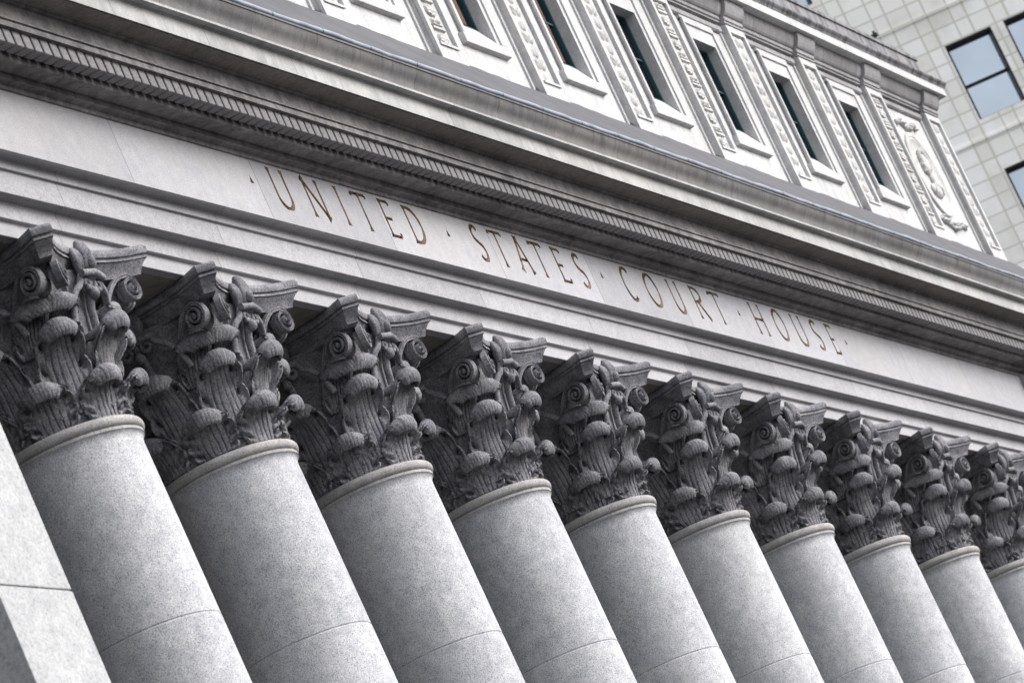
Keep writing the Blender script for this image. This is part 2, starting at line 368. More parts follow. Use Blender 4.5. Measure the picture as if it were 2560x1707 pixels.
# ---- cornice
def cyma(a, b, k=7, bow=0.25):                            # S curve between two (y,z) points
    out = []
    for i in range(k + 1):
        t = i / k; s = t * t * (3 - 2 * t)
        out.append((a[0] + (b[0] - a[0]) * (t * (1 - bow) + s * bow), a[1] + (b[1] - a[1]) * (t * (1 - bow * 2) + (2 * t - s) * bow * 2)))
    return out
bed = [(BY, 4.118), (4.480, 4.118), (4.480, 4.1328), (4.476, 4.1350), (4.468, 4.1362), (4.461, 4.1345), (4.4555, 4.1328), (4.4555, 4.1362), (4.4580, 4.1366), (4.4580, 4.1380), (4.4555, 4.1384), (4.4555, 4.1516),
        (4.4575, 4.152), (4.4575, 4.1528), (4.450, 4.1522), (4.442, 4.1535), (4.430, 4.1535), (4.418, 4.1510), (4.410, 4.1475), (4.408, 4.1450), (4.401, 4.1450), (4.399, 4.1465), (4.398, 4.2022),
        (4.338, 4.2022), (4.338, 4.2195), (4.341, 4.2205), (4.333, 4.2225), (4.333, 4.2268), (4.339, 4.2285), (4.339, 4.2770), (4.331, 4.2785), (4.3265, 4.2815), (4.3265, 4.2846), (BY, 4.2846)]
corona = [(BY, 4.2848), (4.3262, 4.2848), (4.262, 4.2865), (4.2588, 4.2835), (4.2588, 4.3414), (4.2535, 4.3420), (4.2535, 4.3450)] + cyma((4.2500, 4.3455), (4.2313, 4.3440), 5) + [(4.2313, 4.3520), (BY, 4.3520)]
sima = [(BY, 4.3522), (4.2315, 4.3522), (4.2315, 4.3535)] + cyma((4.2330, 4.3545), (4.2013, 4.4127), 8, 0.35) + [(4.1985, 4.4127), (4.1985, 4.4200), (4.23, 4.4200), (BY, 4.43)]
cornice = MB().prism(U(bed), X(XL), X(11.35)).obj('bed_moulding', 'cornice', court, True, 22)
MB().prism(U(corona), X(XL), X(11.35)).obj('corona', 'corona', court, True, 22)
MB().box(X(XL), X(11.35), Y(4.266), Y(4.326), Z(4.2835), Z(4.2855)).obj('corona_soffit', 'soffit', court)  # thin brown sheet: soot tone and painted shade on the corona underside
MB().prism(U(sima), X(XL), X(11.35)).obj('sima', 'sima', court, True, 22)
# dentils: pitch measured on the photograph, nearest hundred as parts
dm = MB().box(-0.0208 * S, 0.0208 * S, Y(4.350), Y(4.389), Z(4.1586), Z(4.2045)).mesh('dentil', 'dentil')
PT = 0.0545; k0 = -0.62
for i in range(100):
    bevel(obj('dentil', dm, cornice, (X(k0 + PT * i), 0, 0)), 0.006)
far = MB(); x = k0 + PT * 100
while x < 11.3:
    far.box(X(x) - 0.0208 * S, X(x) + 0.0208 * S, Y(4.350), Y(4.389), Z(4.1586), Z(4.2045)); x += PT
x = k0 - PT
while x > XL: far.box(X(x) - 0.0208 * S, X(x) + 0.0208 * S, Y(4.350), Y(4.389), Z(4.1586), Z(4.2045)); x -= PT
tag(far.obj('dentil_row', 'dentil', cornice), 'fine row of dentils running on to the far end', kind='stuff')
# gutter bead on the cornice edge
g = MB(); pts = []
for i in range(240):
    x = XL + (11.35 - XL) * i / 239; pts.append((X(x), Y(4.2015 + 0.0006 * math.sin(x * 9)), Z(4.4295 + 0.0012 * math.sin(x * 7.3) + 0.0010 * math.sin(x * 23.1) + 0.0008 * random.uniform(-1, 1))))
g.tube(pts, 0.0088 * S, 8).obj('gutter', 'gutter', court, True)
# sloping lead apron up to the attic foot, its turned-up edge dressed in shallow scallops
def ztop(x):
    f = (x + 0.13) % 1.0
    return 4.853 - 0.0135 * f + 0.0035 * math.sin(x * 31) * 0.35 + (0.004 if f < 0.02 else 0)
ap = MB(); nx = 620; rows = [(4.212, lambda x: 4.437), (4.225, lambda x: 4.447), (4.484, lambda x: 4.809), (4.508, lambda x: ztop(x) - 0.012), (4.515, lambda x: ztop(x)), (4.53, lambda x: ztop(x))]
vv = [(X(XL + (11.2 - XL) * i / nx), Y(y), Z(fz(XL + (11.2 - XL) * i / nx))) for i in range(nx + 1) for y, fz in rows]
kk = len(rows); ap.add(vv, [(i * kk + j, (i + 1) * kk + j, (i + 1) * kk + j + 1, i * kk + j + 1) for i in range(nx) for j in range(kk - 1)])
ap.obj('lead_apron', 'lead', court)

# ---- attic storey
AX0, AX1 = -3.875, 11.11
yW, yP, yF, yG = 4.520, 4.488, 4.509, 4.553
wins = [k + 0.5 for k in range(-4, 10)]
zo0, zo1 = 5.00, 5.447
aw = MB()
hole = [(w - 0.146, w + 0.146) for w in wins]
edges = [AX0] + [e for h in hole for e in h] + [AX1]
for i in range(0, len(edges), 2): aw.box(X(edges[i]), X(edges[i + 1]), Y(yW), Y(4.72), Z(4.60), Z(5.66))
for a, b in hole:
    aw.box(X(a), X(b), Y(yW), Y(4.72), Z(4.60), Z(zo0)); aw.box(X(a), X(b), Y(yW), Y(4.72), Z(zo1), Z(5.66))
aw.obj('attic_wall', 'attic', court)
# window family, drawn about x = 0
fr = MB()
def framebar(x0, x1, z0, z1, y0=yF, y1=yW + 0.004): fr.box(X(x0), X(x1), Y(y0), Y(y1), Z(z0), Z(z1))
framebar(-0.190, -0.1462, 4.986, 5.526); framebar(0.1462, 0.190, 4.986, 5.526); framebar(-0.1462, 0.1462, 5.4472, 5.526)
framebar(-0.197, -0.178, 4.986, 5.535, yF - 0.007, yF + 0.002); framebar(0.178, 0.197, 4.986, 5.535, yF - 0.007, yF + 0.002); framebar(-0.178, 0.178, 5.513, 5.535, yF - 0.007, yF + 0.002)
framebar(-0.205, 0.205, 5.535, 5.546, yF - 0.004)
frame_me = fr.mesh('window_surround', 'attic')
sl = MB().prism(U([(4.70, 4.94), (4.530, 4.94), (4.530, 4.985), (4.5035, 4.985), (4.551, 5.066), (4.70, 5.066)]), X(-0.146), X(0.146))
sl.prism(U([(4.53, 4.9405), (4.517, 4.9405), (4.5005, 4.9435), (4.4995, 4.946), (4.4995, 4.982), (4.5030, 4.985), (4.53, 4.985)]), X(-0.216), X(0.216))
sill_me = sl.mesh('sill', 'attic')
tf = MB()
for x0, x1, z0, z1 in ((-0.146, -0.134, 5.055, 5.447), (0.130, 0.146, 5.055, 5.447), (-0.134, 0.130, 5.440, 5.447), (-0.134, 0.130, 5.060, 5.072)):
    tf.box(X(x0), X(x1), Y(yG - 0.002), Y(yG + 0.03), Z(z0), Z(z1))
tf.box(X(-0.134), X(0.130), Y(yG + 0.004), Y(yG + 0.03), Z(5.250), Z(5.258)); teal_me = tf.mesh('sash', 'teal')
pane_me = MB().box(X(-0.146), X(0.146), Y(yG + 0.012), Y(yG + 0.022), Z(5.04), Z(5.447)).mesh('pane', 'pane')
blind_me = MB().box(X(-0.060), X(0.072), Y(yG + 0.006), Y(yG + 0.010), Z(5.085), Z(5.43)).mesh('blind', 'blind')
for w in wins:
    if w < 0.5: continue
    c = obj('attic_window', frame_me, court, (X(w), 0, 0))
    for nm, me in (('sill', sill_me), ('sash', teal_me), ('pane', pane_me)): obj(nm, me, c)
    if w in (0.5, 1.5, 2.5, 3.5, 4.5, 5.5): obj('blind', blind_me, c, (0, 0, 0 if w < 4 else 0.0))
# pilasters with carved panels
def relief(seed, w, z0, z1, yb, amp, nu=16, nv=150):
    rnd = random.Random(seed); n_ = 12; off = [rnd.uniform(-.06, .06) for _ in range(40)]
    def blob(x, z, rx, rz): 
        d = 1 - (x / rx) ** 2 - (z / rz) ** 2; return math.sqrt(d) if d > 0 else 0
    def hgt(u, v):
        s = v * n_; c = math.floor(s); f = s - c; kind = int(c * 2 + seed) % 4; a = abs(u); o_ = off[int(c) % 40]
        h = 0.30 * (a < .07)
        if kind == 0:                                      # paired acanthus sprays
            x = a - .40 - .25 * (f - .5); h = max(h, blob(x, f - .5, .30, .48) * (.6 + .4 * abs(math.cos(9 * (f - a)))))
        elif kind == 1:                                    # rosette
            rr = math.hypot(u / .62, (f - .5) / .42); th_ = math.atan2(f - .5, u); h = max(h, (0.95 * (rr < .32) + (.55 + .35 * abs(math.cos(4 * th_))) * (.32 <= rr < .95 + o_)))
        elif kind == 2:                                    # husk with fluting
            h = max(h, blob(u, f - .45, .50 * (1 - .5 * f), .52) * (.65 + .35 * abs(math.cos(12 * u))))
        else:                                              # crossed bands and drops
            h = max(h, .8 * (abs(f - .2) < .09 and a < .75), .8 * (abs(f - .46) < .06 and a < .6), blob(a - .35, f - .75, .2, .2))
        return h * min(1, (1 - a) * 9)
    return lambda i, j: (X((i * 2 - 1) * w), Y(yb - amp * hgt(i * 2 - 1, j)), Z(z0 + (z1 - z0) * j))
panels = []
for sd in range(3):
    panels.append(MB().grid(relief(sd, 0.075, 4.875, 5.545, yP + 0.0095, 0.012), 28, 300).mesh('relief_panel', 'relief', True, 50))
pl = MB().box(X(-0.122), X(0.122), Y(yP + 0.010), Y(4.56), Z(4.66), Z(5.60))
pl.box(X(-0.122), X(-0.092), Y(yP - 0.004), Y(yP + 0.012), Z(4.80), Z(5.58)); pl.box(X(0.092), X(0.122), Y(yP - 0.004), Y(yP + 0.012), Z(4.80), Z(5.58))
pl.box(X(-0.092), X(0.092), Y(yP - 0.004), Y(yP + 0.012), Z(4.80), Z(4.862)); pl.box(X(-0.092), X(0.070), Y(yP - 0.010), Y(yP + 0.012), Z(4.862), Z(4.872)); pl.box(X(-0.092), X(0.092), Y(yP - 0.004), Y(yP + 0.012), Z(5.55), Z(5.58))
pl.box(X(-0.150), X(-0.122), Y(4.512), Y(4.56), Z(4.66), Z(5.60)); pl.box(X(0.122), X(0.150), Y(4.512), Y(4.56), Z(4.66), Z(5.60))
pl_me = pl.mesh('pilaster', 'attic')
cove = [(4.70, 5.595), (4.500, 5.595), (4.500, 5.603), (4.493, 5.606), (4.493, 5.622), (4.486, 5.625), (4.479, 5.632), (4.471, 5.645), (4.4635, 5.660), (4.4600, 5.672), (4.4600, 5.682), (4.70, 5.682)]
def shift(pr, d, lim=4.69): return [(y - d if y < lim else y, z) for y, z in pr]
blk_me = MB().prism(U([(4.70, 5.588), (4.482, 5.588), (4.482, 5.597), (4.476, 5.60), (4.476, 5.618), (4.468, 5.6215), (4.461, 5.629), (4.453, 5.643), (4.446, 5.659), (4.4425, 5.671), (4.4425, 5.6805), (4.70, 5.6805)]), X(-0.125), X(0.125)).mesh('cornice_block', 'attic_cornice')
for k, xc in enumerate(list(range(0, 11)) + [10.965]):
    if xc == 0: continue
    p = obj('pilaster', pl_me, court, (X(xc), 0, 0))
    obj('relief_panel', panels[k % 3], p); obj('cornice_block', blk_me, p)
ac = MB().prism(U(cove), X(AX0), X(11.11))
ac.prism(U([(4.70, 5.550), (4.512, 5.550), (4.505, 5.556), (4.505, 5.578), (4.512, 5.582), (4.70, 5.582)]), X(AX0), X(11.10))
ac.obj('attic_cornice', 'attic_cornice', court)
MB().prism(U([(4.70, 5.6822), (4.424, 5.6835), (4.4195, 5.6815), (4.4195, 5.724), (4.70, 5.724)]), X(AX0), X(11.185)).obj('attic_corona', 'attic', court)
pa = MB().prism(U([(4.70, 5.7242), (4.417, 5.7242), (4.417, 5.7265)] + cyma((4.4165, 5.727), (4.399, 5.745), 5) + [(4.399, 5.751), (4.70, 5.7545)]), X(AX0), X(11.205)).box(X(AX0), X(11.12), Y(4.470), Y(4.72), Z(5.755), Z(5.893)); pa.box(X(AX0), X(11.14), Y(4.462), Y(4.72), Z(5.893), Z(5.912))
pa.obj('parapet', 'parapet', court)
# portrait medallion in the last bay (a plain anonymous carved head in profile)
md = MB(); mcx, mcz = 10.455, 5.212; ra, rb = 0.212, 0.222
def oval(r, dy, k=48): return [(X(mcx + ra * r * math.cos(2 * pi * i / k)), Y(dy), Z(mcz + rb * r * math.sin(2 * pi * i / k))) for i in range(k + 1)]
k_ = 48; rg = [(1.0, 4.5195), (1.0, 4.510), (.985, 4.508), (.90, 4.508), (.885, 4.511), (.84, 4.511), (.80, 4.5165), (.60, 4.519), (.3, 4.5175), (.02, 4.517)]   # raised band, then a shallow dish
vv = [(X(mcx + ra * r * math.cos(2 * pi * i / k_)), Y(y), Z(mcz + rb * r * math.sin(2 * pi * i / k_))) for r, y in rg for i in range(k_)]
md.add(vv, [(j * k_ + i, j * k_ + (i + 1) % k_, (j + 1) * k_ + (i + 1) % k_, (j + 1) * k_ + i) for j in range(len(rg) - 1) for i in range(k_)])
medal = md.obj('medallion', 'relief', court, True, 30)
hd = MB()
hd.ball((X(10.452), Y(4.516), Z(5.262)), 0.165, 0.085, 0.215, 14, 9); hd.ball((X(10.418), Y(4.514), Z(5.245)), 0.085, 0.075, 0.13)
hd.ball((X(10.397), Y(4.512), Z(5.256)), 0.028, 0.05, 0.04); hd.ball((X(10.402), Y(4.512), Z(5.222)), 0.04, 0.05, 0.03)
hd.ball((X(10.462), Y(4.516), Z(5.190)), 0.09, 0.065, 0.13); hd.ball((X(10.466), Y(4.516), Z(5.128)), 0.29, 0.065, 0.135)
for i in range(18):
    an = -0.7 + i * .23; hd.ball((X(10.458 + 0.050 * math.cos(an)), Y(4.508), Z(5.276 + .058 * math.sin(an))), 0.036, 0.042, 0.036, 7, 5)
for i in range(5): hd.tube([(X(10.40 + .03 * i), Y(4.505), Z(5.105)), (X(10.425 + .025 * i), Y(4.500), Z(5.14)), (X(10.45 + .01 * i), Y(4.506), Z(5.165))], 0.016, 5)
hd.obj('portrait_relief', 'relief', medal, True)
top_ = MB(); low_ = MB(); rnd = random.Random(11)
for m_, zc_, n_, w_ in ((low_, 4.945, 30, 0.225), (top_, 5.470, 20, 0.16)):
    pts = [(X(mcx + (t * 2 - 1) * w_), Y(4.514), Z(zc_ - 0.014 * math.cos((t * 2 - 1) * 4.5))) for t in [i / 24 for i in range(25)]]
    m_.tube(pts, lambda t: 0.026 + .012 * math.sin(t * 25) ** 2, 6)
    for i in range(n_):                                    # small leaves and folds along the swag
        t = (i + .5) / n_ * 2 - 1; z_ = zc_ - 0.014 * math.cos(t * 4.5) + rnd.uniform(-.012, .012)
        m_.ball((X(mcx + t * w_), Y(4.511), Z(z_)), rnd.uniform(.025, .05), rnd.uniform(.05, .08), rnd.uniform(.02, .04), 7, 5)
top_.obj('garland', 'relief', medal, True); low_.obj('ribbon', 'relief', medal, True)
# ends: the entablature steps forward over the end blocks
for a, b, nm in ((10.1705, 11.30, 'end_block'),):
    e = MB().prism(U(shift(arch, 0.105, 4.94)), X(a), X(b)); e.box(X(a), X(b), Y(4.378), Y(BY), Z(3.842), Z(4.117))
    eb = e.obj(nm, 'fascia', court)
    r = MB(); rnd = random.Random(3)
    for i in range(26):
        r.ball((X(a), Y(4.388 + 0.085 * rnd.random()), Z(3.87 + 0.009 * i)), 0.05, 0.035 + .02 * rnd.random(), 0.03 + .02 * rnd.random(), 8, 5)
    r.obj('carved_foliage', 'fascia', eb, True)
# porch behind the columns and the body of the building
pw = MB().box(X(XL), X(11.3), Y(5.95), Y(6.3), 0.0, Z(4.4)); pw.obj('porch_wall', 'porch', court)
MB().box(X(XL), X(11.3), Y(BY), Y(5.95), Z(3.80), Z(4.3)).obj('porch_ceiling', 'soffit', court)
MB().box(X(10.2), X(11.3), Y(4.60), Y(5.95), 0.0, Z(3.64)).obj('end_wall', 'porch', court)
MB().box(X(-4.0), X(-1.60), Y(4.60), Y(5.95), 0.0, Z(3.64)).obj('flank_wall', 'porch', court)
MB().box(X(AX0), X(11.10), Y(4.72), Y(7.5), Z(4.43), Z(5.70)).obj('attic_body', 'attic', court)
# rooftop fixture on the parapet
ft = empty('rooftop_fixture', (X(10.53), Y(4.47), Z(5.912)))
tag(ft, 'tiny dark green fixture perched on the attic parapet near its right end', 'fixture')
MB().box(-0.02, 0.02, 0, 0.04, 0, 0.10).obj('bracket', 'fixture', ft)
MB().box(-0.06, 0.06, -0.04, 0.06, 0.09, 0.13).box(-0.06, -0.035, -0.02, 0.02, 0.13, 0.17).obj('housing', 'fixture', ft)

# ================================================================== COLUMNS (units are metres, origin on the axis at the base)
CY = Y(4.715)
zt = Z(3.142); zj = Z(2.612)
def rsh(z):
    u = z / zt; return S * (0.222 - 0.010 * u - 0.0165 * u * u) 
sp = []
sp += [(0.30 * S, 0.0), (0.30 * S, 0.35), (0.27 * S, 0.35), (0.285 * S, 0.42), (0.285 * S, 0.52), (0.265 * S, 0.6), (0.245 * S, 0.66), (0.25 * S, 0.72), (0.262 * S, 0.78), (0.25 * S, 0.86), (0.232 * S, 0.9), (0.225 * S, 1.0)]
z = 1.1
for jz in (zj - 3.4, zj - 1.7, zj):
    pass
stops = sorted([1.1 + i * 0.4 for i in range(int((zt - 1.2) / 0.4))] + [])
JO = [zj - 3.6, zj]
for z in stops:
    if any(abs(z - q) < 0.05 for q in JO): z += 0.1
    sp.append((rsh(z), z))
for q in JO: sp += [(rsh(q), q - 0.012), (rsh(q) - 0.006, q - 0.005), (rsh(q) - 0.006, q + 0.005), (rsh(q), q + 0.012)]
sp = sp[:12] + sorted(sp[12:], key=lambda t: t[1])
r0 = rsh(zt)
sp += [(r0, zt - 0.11), (r0 + 0.004, zt - 0.075), (r0 + 0.018, zt - 0.045), (r0 + 0.032, zt - 0.032)]
shaft_me = MB().lathe(sp, 96).mesh('shaft', 'shaft', True, 30)
rt = r0 + 0.030
ring = [(r0 - .05, zt - 0.032), (rt + 0.008, zt - 0.032), (rt + 0.008, zt - 0.004), (rt - 0.008, zt)]
tc, tr = zt + 0.052, 0.052
ring += [(rt - 0.012 + 0.046 * math.cos(a), tc + tr * math.sin(a)) for a in [math.radians(-90 + 15 * i) for i in range(13)]] + [(r0 - .05, tc + tr)]
ring_me = MB().lathe(ring, 96).mesh('neck_ring', 'collar', True, 50)
zc0 = tc + tr                                            # capital starts here
def zu(z): return Z(z)
def rbell(z):                                            # z in world metres
    t = max(0, min(1, (z - zc0) / (Z(3.575) - zc0)))
    return S * (0.186 + 0.010 * t + 0.040 * t ** 4)
bp = [(rbell(zc0 + (Z(3.575) - zc0) * i / 24), zc0 - 0.01 + (Z(3.575) - zc0 + 0.01) * i / 24) for i in range(25)]
bell_me = MB().lathe(bp, 64).mesh('capital', 'capital', True, 50)
def sm(x, a, b):
    t = max(0.0, min(1.0, (x - a) / (b - a))); return t * t * (3 - 2 * t)
def leaf(z0, zh, lean, rho, hw, head, seed, skew=0.0, lobes=4.0):
    """acanthus leaf standing on the bell, lip rolled outward; local angle 0 = +X"""
    rnd = random.Random(seed); ph = rnd.uniform(-.12, .12); lop = rnd.uniform(-.10, .10)
    nu, nv = 66, 84; tb = 0.66
    def fn(i, j):
        u = i * 2 - 1; t = j; a = abs(u)
        if t < tb:
            s = t / tb; z = z0 + (zh - z0) * s; r = rbell(z) + 0.020 + lean * (0.16 * s + 0.84 * s ** 5); bnx, bnz = 1.0, 0.0
            base = hw * (0.86 + 0.24 * math.sin(pi * min(1.0, s * .95)))
            base = base + (head * 1.04 - base) * sm(s, .88, 1.0)
        else:
            s = (t - tb) / (1 - tb); ph_ = math.radians(176 - 232 * s)
            re = rho * (1.10 - .38 * a * a); rc = rbell(zh) + 0.020 + lean + re; r = rc + re * math.cos(ph_); z = zh + re * 0.85 * math.sin(ph_); bnx, bnz = math.cos(ph_), math.sin(ph_)
            base = head * (1.02 + 0.10 * math.sin(pi * s) - 0.42 * max(0, s - .55))
        hd = sm(t, tb - .06, tb + .05)
        lp = lobes * (t + ph) - 0.9 * a; fr = lp - math.floor(lp); bump = math.sin(pi * fr) ** .6
        wmod = 1 - 0.16 * (1 - bump) * (1 - hd) - 0.06 * hd * (1 - abs(math.sin(pi * 16 * t)))
        off = u * base * (1 - (1 - wmod) * a ** 3)
        h = 0.012 * (1 - a * a)
        # side lobes: convex leaflets turned out at the rim, a groove between, a drilled eye in each groove
        side = sm(a, .50, .68) * (1 - hd)
        h += (0.060 * (bump - .55) + (0.030 + 0.055 * sm(t, .25, .55)) * sm(a, .74, 1.0)) * side
        fd = min(fr, 1 - fr)
        h -= 0.16 * math.exp(-((a - .70) / .075) ** 2 - (fd / .095) ** 2) * (1 - hd)
        h -= 0.022 * max(0, .30 - abs(math.sin(pi * 2 * (fr + .25)))) / .30 * side
        # fanned mid flutes with sharp grooves
        w_ = .60 - .10 * t; q = a / w_
        if q < 1.15:
            q2 = q + .05 * math.sin(9 * t + 3 * u + seed); g = abs(math.sin(pi * 2.5 * (q2 + .5 / 2.5))); h += (0.008 - (0.020 + .010 * math.sin(5 * t + seed + 4 * u)) * max(0, .50 - g) / .50) * (1 - .45 * hd) * (1 - sm(q, .95, 1.15))
        h -= 0.020 * sm(a, .94, 1.0)
        if t > tb:
            for (uu, tt) in ((-.42, .20), (.36, .26), (.02, .34)): h -= 0.045 * math.exp(-((u - uu) / .06) ** 2 - ((s - tt) / .06) ** 2)
        r += h * (bnx if t >= tb else 1); z += h * bnz
        k = sm(t, tb - .08, tb + .10)
        if t > tb: z -= 0.030 * sm(s, .55, 1) * abs(math.sin(pi * 4.5 * (u + .11))) + rho * .35 * sm(s, .4, 1) * (1 - a * a)
        z -= rho * (1.35 * a ** 2.2 - lop * u) * k; r -= rho * 0.9 * a ** 3 * k
        an = off / max(.2, r) + skew * (t ** 2)
        return (r * math.cos(an), r * math.sin(an), z)
    return MB().grid(fn, nu, nv)
SOLW = 0.03
def solid(me, w):                                         # plain shell: back skin set behind the carved face, rim closed
    k = len(me.vertices); vs = [v.co.copy() for v in me.vertices]; ns = [v.normal.copy() for v in me.vertices]; fs = [list(p.vertices) for p in me.polygons]
    c = sum(vs, Vector()) / k; axis = Vector((c.x, c.y, 0)).normalized()
    if sum(n_.dot(axis) for n_ in ns) < 0: ns = [-n_ for n_ in ns]; fs = [f[::-1] for f in fs]
    cnt = {}
    for f in fs:
        for i in range(len(f)): e = (f[i], f[(i + 1) % len(f)]); cnt[e] = 1
    rim = [e for e in cnt if (e[1], e[0]) not in cnt]
    m2 = bpy.data.meshes.new(me.name)
    m2.from_pydata(vs + [v - n_ * w for v, n_ in zip(vs, ns)], [], fs + [[i + k for i in f[::-1]] for f in fs] + [[e[1], e[0], e[0] + k, e[1] + k] for e in rim])
    m2.materials.append(me.materials[0]); m2.polygons.foreach_set('use_smooth', [True] * len(m2.polygons)); m2.set_sharp_from_angle(angle=math.radians(60)); m2.update()
    return m2
lowleaf = [solid(leaf(zc0 + 0.004, Z(3.276), 0.150, 0.032, 0.073 * S, 0.043 * S, 10 + q, lobes=5.2).mesh('acanthus_leaf', 'capital', True, 60), SOLW) for q in range(3)]
upleaf = [solid(leaf(Z(3.20), Z(3.414), 0.215, 0.036, 0.071 * S, 0.045 * S, 20 + q, lobes=5.2).mesh('acanthus_leaf', 'capital', True, 60), SOLW) for q in range(3)]
cal_me = {sg: solid(leaf(Z(3.375), Z(3.484), 0.15, 0.028, 0.042 * S, 0.052 * S, 4 + sg, skew=sg * 0.22, lobes=2.5).mesh('calyx_leaf', 'capital', True, 60), SOLW) for sg in (1, -1)}
# corner volutes: a spiral band standing in a nearly upright plane, with its stem
def volute(sg):
    """spiral on the face whose outward normal is +X (local); sg=+1 runs to the +Y corner"""
    mb = MB()
    P = Vector((0.262 * S, sg * 0.205 * S, Z(3.5275)))         # eye
    T = Vector((0.24, sg * 0.97, 0)).normalized(); N = Vector((0.97, -sg * 0.24, 0)).normalized(); Zv = Vector((0, 0, 1))
    path = []
    a0 = Vector((0.212 * S, sg * 0.095 * S, Z(3.455)))        # stem foot by the caulis
    R0 = 0.0355 * S
    top = P + Zv * R0 + T * (-0.012 * S)
    for i in range(10):
        t = i / 10; q = a0.lerp(top, t); q.z = a0.z + (top.z - a0.z) * math.sin(t * pi / 2) ** 0.9
        path.append((q, 0.017 * S * (0.6 + .4 * t)))
    for i in range(70):
        t = i / 69; an = pi / 2 - t * 2 * pi * 2.35; rr = R0 * (1 - t) ** 0.85 + 0.004
        path.append((P + T * (rr * math.cos(an)) + Zv * (rr * math.sin(an)) + N * (0.022 * t * S * .5), 0.017 * S * (1 - .1 * t)))
    k = len(path); v = []
    for i, (q, w) in enumerate(path):
        tg = (path[min(i + 1, k - 1)][0] - path[max(i - 1, 0)][0]).normalized()
        nn = (N - tg * N.dot(tg)).normalized(); up = nn.cross(tg).normalized()
        h = 0.019 * max(.5, 1 - max(0, i - 10) / 70 * .8)
        for (aa, bb) in ((-.6, -1), (.5, -1), (.58, -.55), (.40, 0), (.58, .55), (.5, 1), (-.6, 1)): v.append(q + nn * (aa * w) + up * (bb * h))
    c = 7
    f = [(i * c + j, i * c + (j + 1) % c, (i + 1) * c + (j + 1) % c, (i + 1) * c + j) for i in range(k - 1) for j in range(c)] + [tuple(range(c)), tuple(range((k - 1) * c, k * c))[::-1]]
    mb.add(v, f)
    # solid drum behind the band and its eye
    dv = []; kk = 28
    for d in (-0.022, -0.009):
        dv += [P + N * (d * S) + T * (R0 * .90 * math.cos(2 * pi * i / kk)) + Zv * (R0 * .90 * math.sin(2 * pi * i / kk)) for i in range(kk)]
    mb.add(dv, [(i, (i + 1) % kk, kk + (i + 1) % kk, kk + i) for i in range(kk)] + [tuple(range(kk)), tuple(range(kk, 2 * kk))[::-1]])
    e = P + N * (0.010 * S); mb.ball(e, 0.026, 0.026, 0.026, 8, 6)
    return mb.mesh('volute', 'capital', True, 45)
vol_me = {1: volute(1), -1: volute(-1)}
# little inner scrolls below the flower
hx = MB()
for sg in (-1, 1):
    pts = []; c = Vector((0.248 * S, sg * 0.034 * S, Z(3.528)))
    for i in range(8): pts.append(Vector((0.212 * S, sg * 0.115 * S, Z(3.425))).lerp(c + Vector((0.01, sg * 0.03 * S, -0.02)), i / 8) + Vector((0, sg * 0.03 * math.sin(pi * i / 8), 0.06 * math.sin(pi * i / 8))))
    for i in range(26):
        t = i / 25; an = -0.2 - t * 2 * pi * 1.4; rr = 0.024 * S * (1 - t * .85)
        pts.append(c + Vector((0.02 * t, sg * rr * math.cos(an), -rr * math.sin(an))))
    hx.tube(pts, lambda t: 0.036 - .018 * t, 7)
hx.tube([(0.262 * S, -0.062 * S, Z(3.548)), (0.272 * S, 0, Z(3.552)), (0.262 * S, 0.062 * S, Z(3.548))], 0.034, 8)
hx.tube([(0.212 * S, 0, Z(3.40)), (0.222 * S, 0, Z(3.47)), (0.246 * S, 0, Z(3.54))], 0.04, 8)
hx.ball((0.246 * S, 0, Z(3.505)), 0.06, 0.055, 0.06)
helix_me = hx.mesh('helix', 'capital', True, 60)
# abacus: concave sides, cut corners, ovolo over cavetto
def outline(sc, add=0.0):
    a, b, m = 0.322, 0.281, 0.243
    pts = []
    for q in range(4):
        rot = q * pi / 2; side = []
        for i in range(13):
            t = -1 + 2 * i / 12; side.append((a - (a - m) * (1 - t * t) ** 0.85 - 0.0 , t * b))
        for x, y in side:
            x += add; y *= (b + add * .55) / b
            pts.append((S * (x * math.cos(rot) - y * math.sin(rot)), S * (x * math.sin(rot) + y * math.cos(rot))))
    return pts
lay = [(Z(3.5655), -0.034), (Z(3.568), -0.034), (Z(3.580), -0.0285), (Z(3.592), -0.0195), (Z(3.6005), -0.012), (Z(3.604), -0.012), (Z(3.6042), -0.005), (Z(3.610), -0.005), (Z(3.6105), -0.010), (Z(3.6135), -0.010), (Z(3.6165), -0.002), (Z(3.624), 0.0015), (Z(3.632), 0.001), (Z(3.638), -0.003), (Z(3.6405), -0.006)]
ab = MB(); rings = [[(x, y, zz) for x, y in outline(1, ad)] for zz, ad in lay]; kk = len(rings[0])
ab.add([p for r in rings for p in r], [(i * kk + j, i * kk + (j + 1) % kk, (i + 1) * kk + (j + 1) % kk, (i + 1) * kk + j) for i in range(len(rings) - 1) for j in range(kk)] + [tuple(range(kk))[::-1], tuple(range((len(rings) - 1) * kk, len(rings) * kk))])
abacus_me = ab.mesh('abacus', 'capital', True, 32)
# rounded bolster tucked between abacus corner and volutes
bo = MB(); bo.tube([(0.305 * S, -0.03 * S, Z(3.567)), (0.322 * S, 0, Z(3.5665)), (0.305 * S, 0.03 * S, Z(3.567))], 0.036, 8)
bo.ball((0.285 * S, 0, Z(3.53)), 0.09, 0.09, 0.12)
bolster_me = bo.mesh('corner_bolster', 'capital', True, 60)
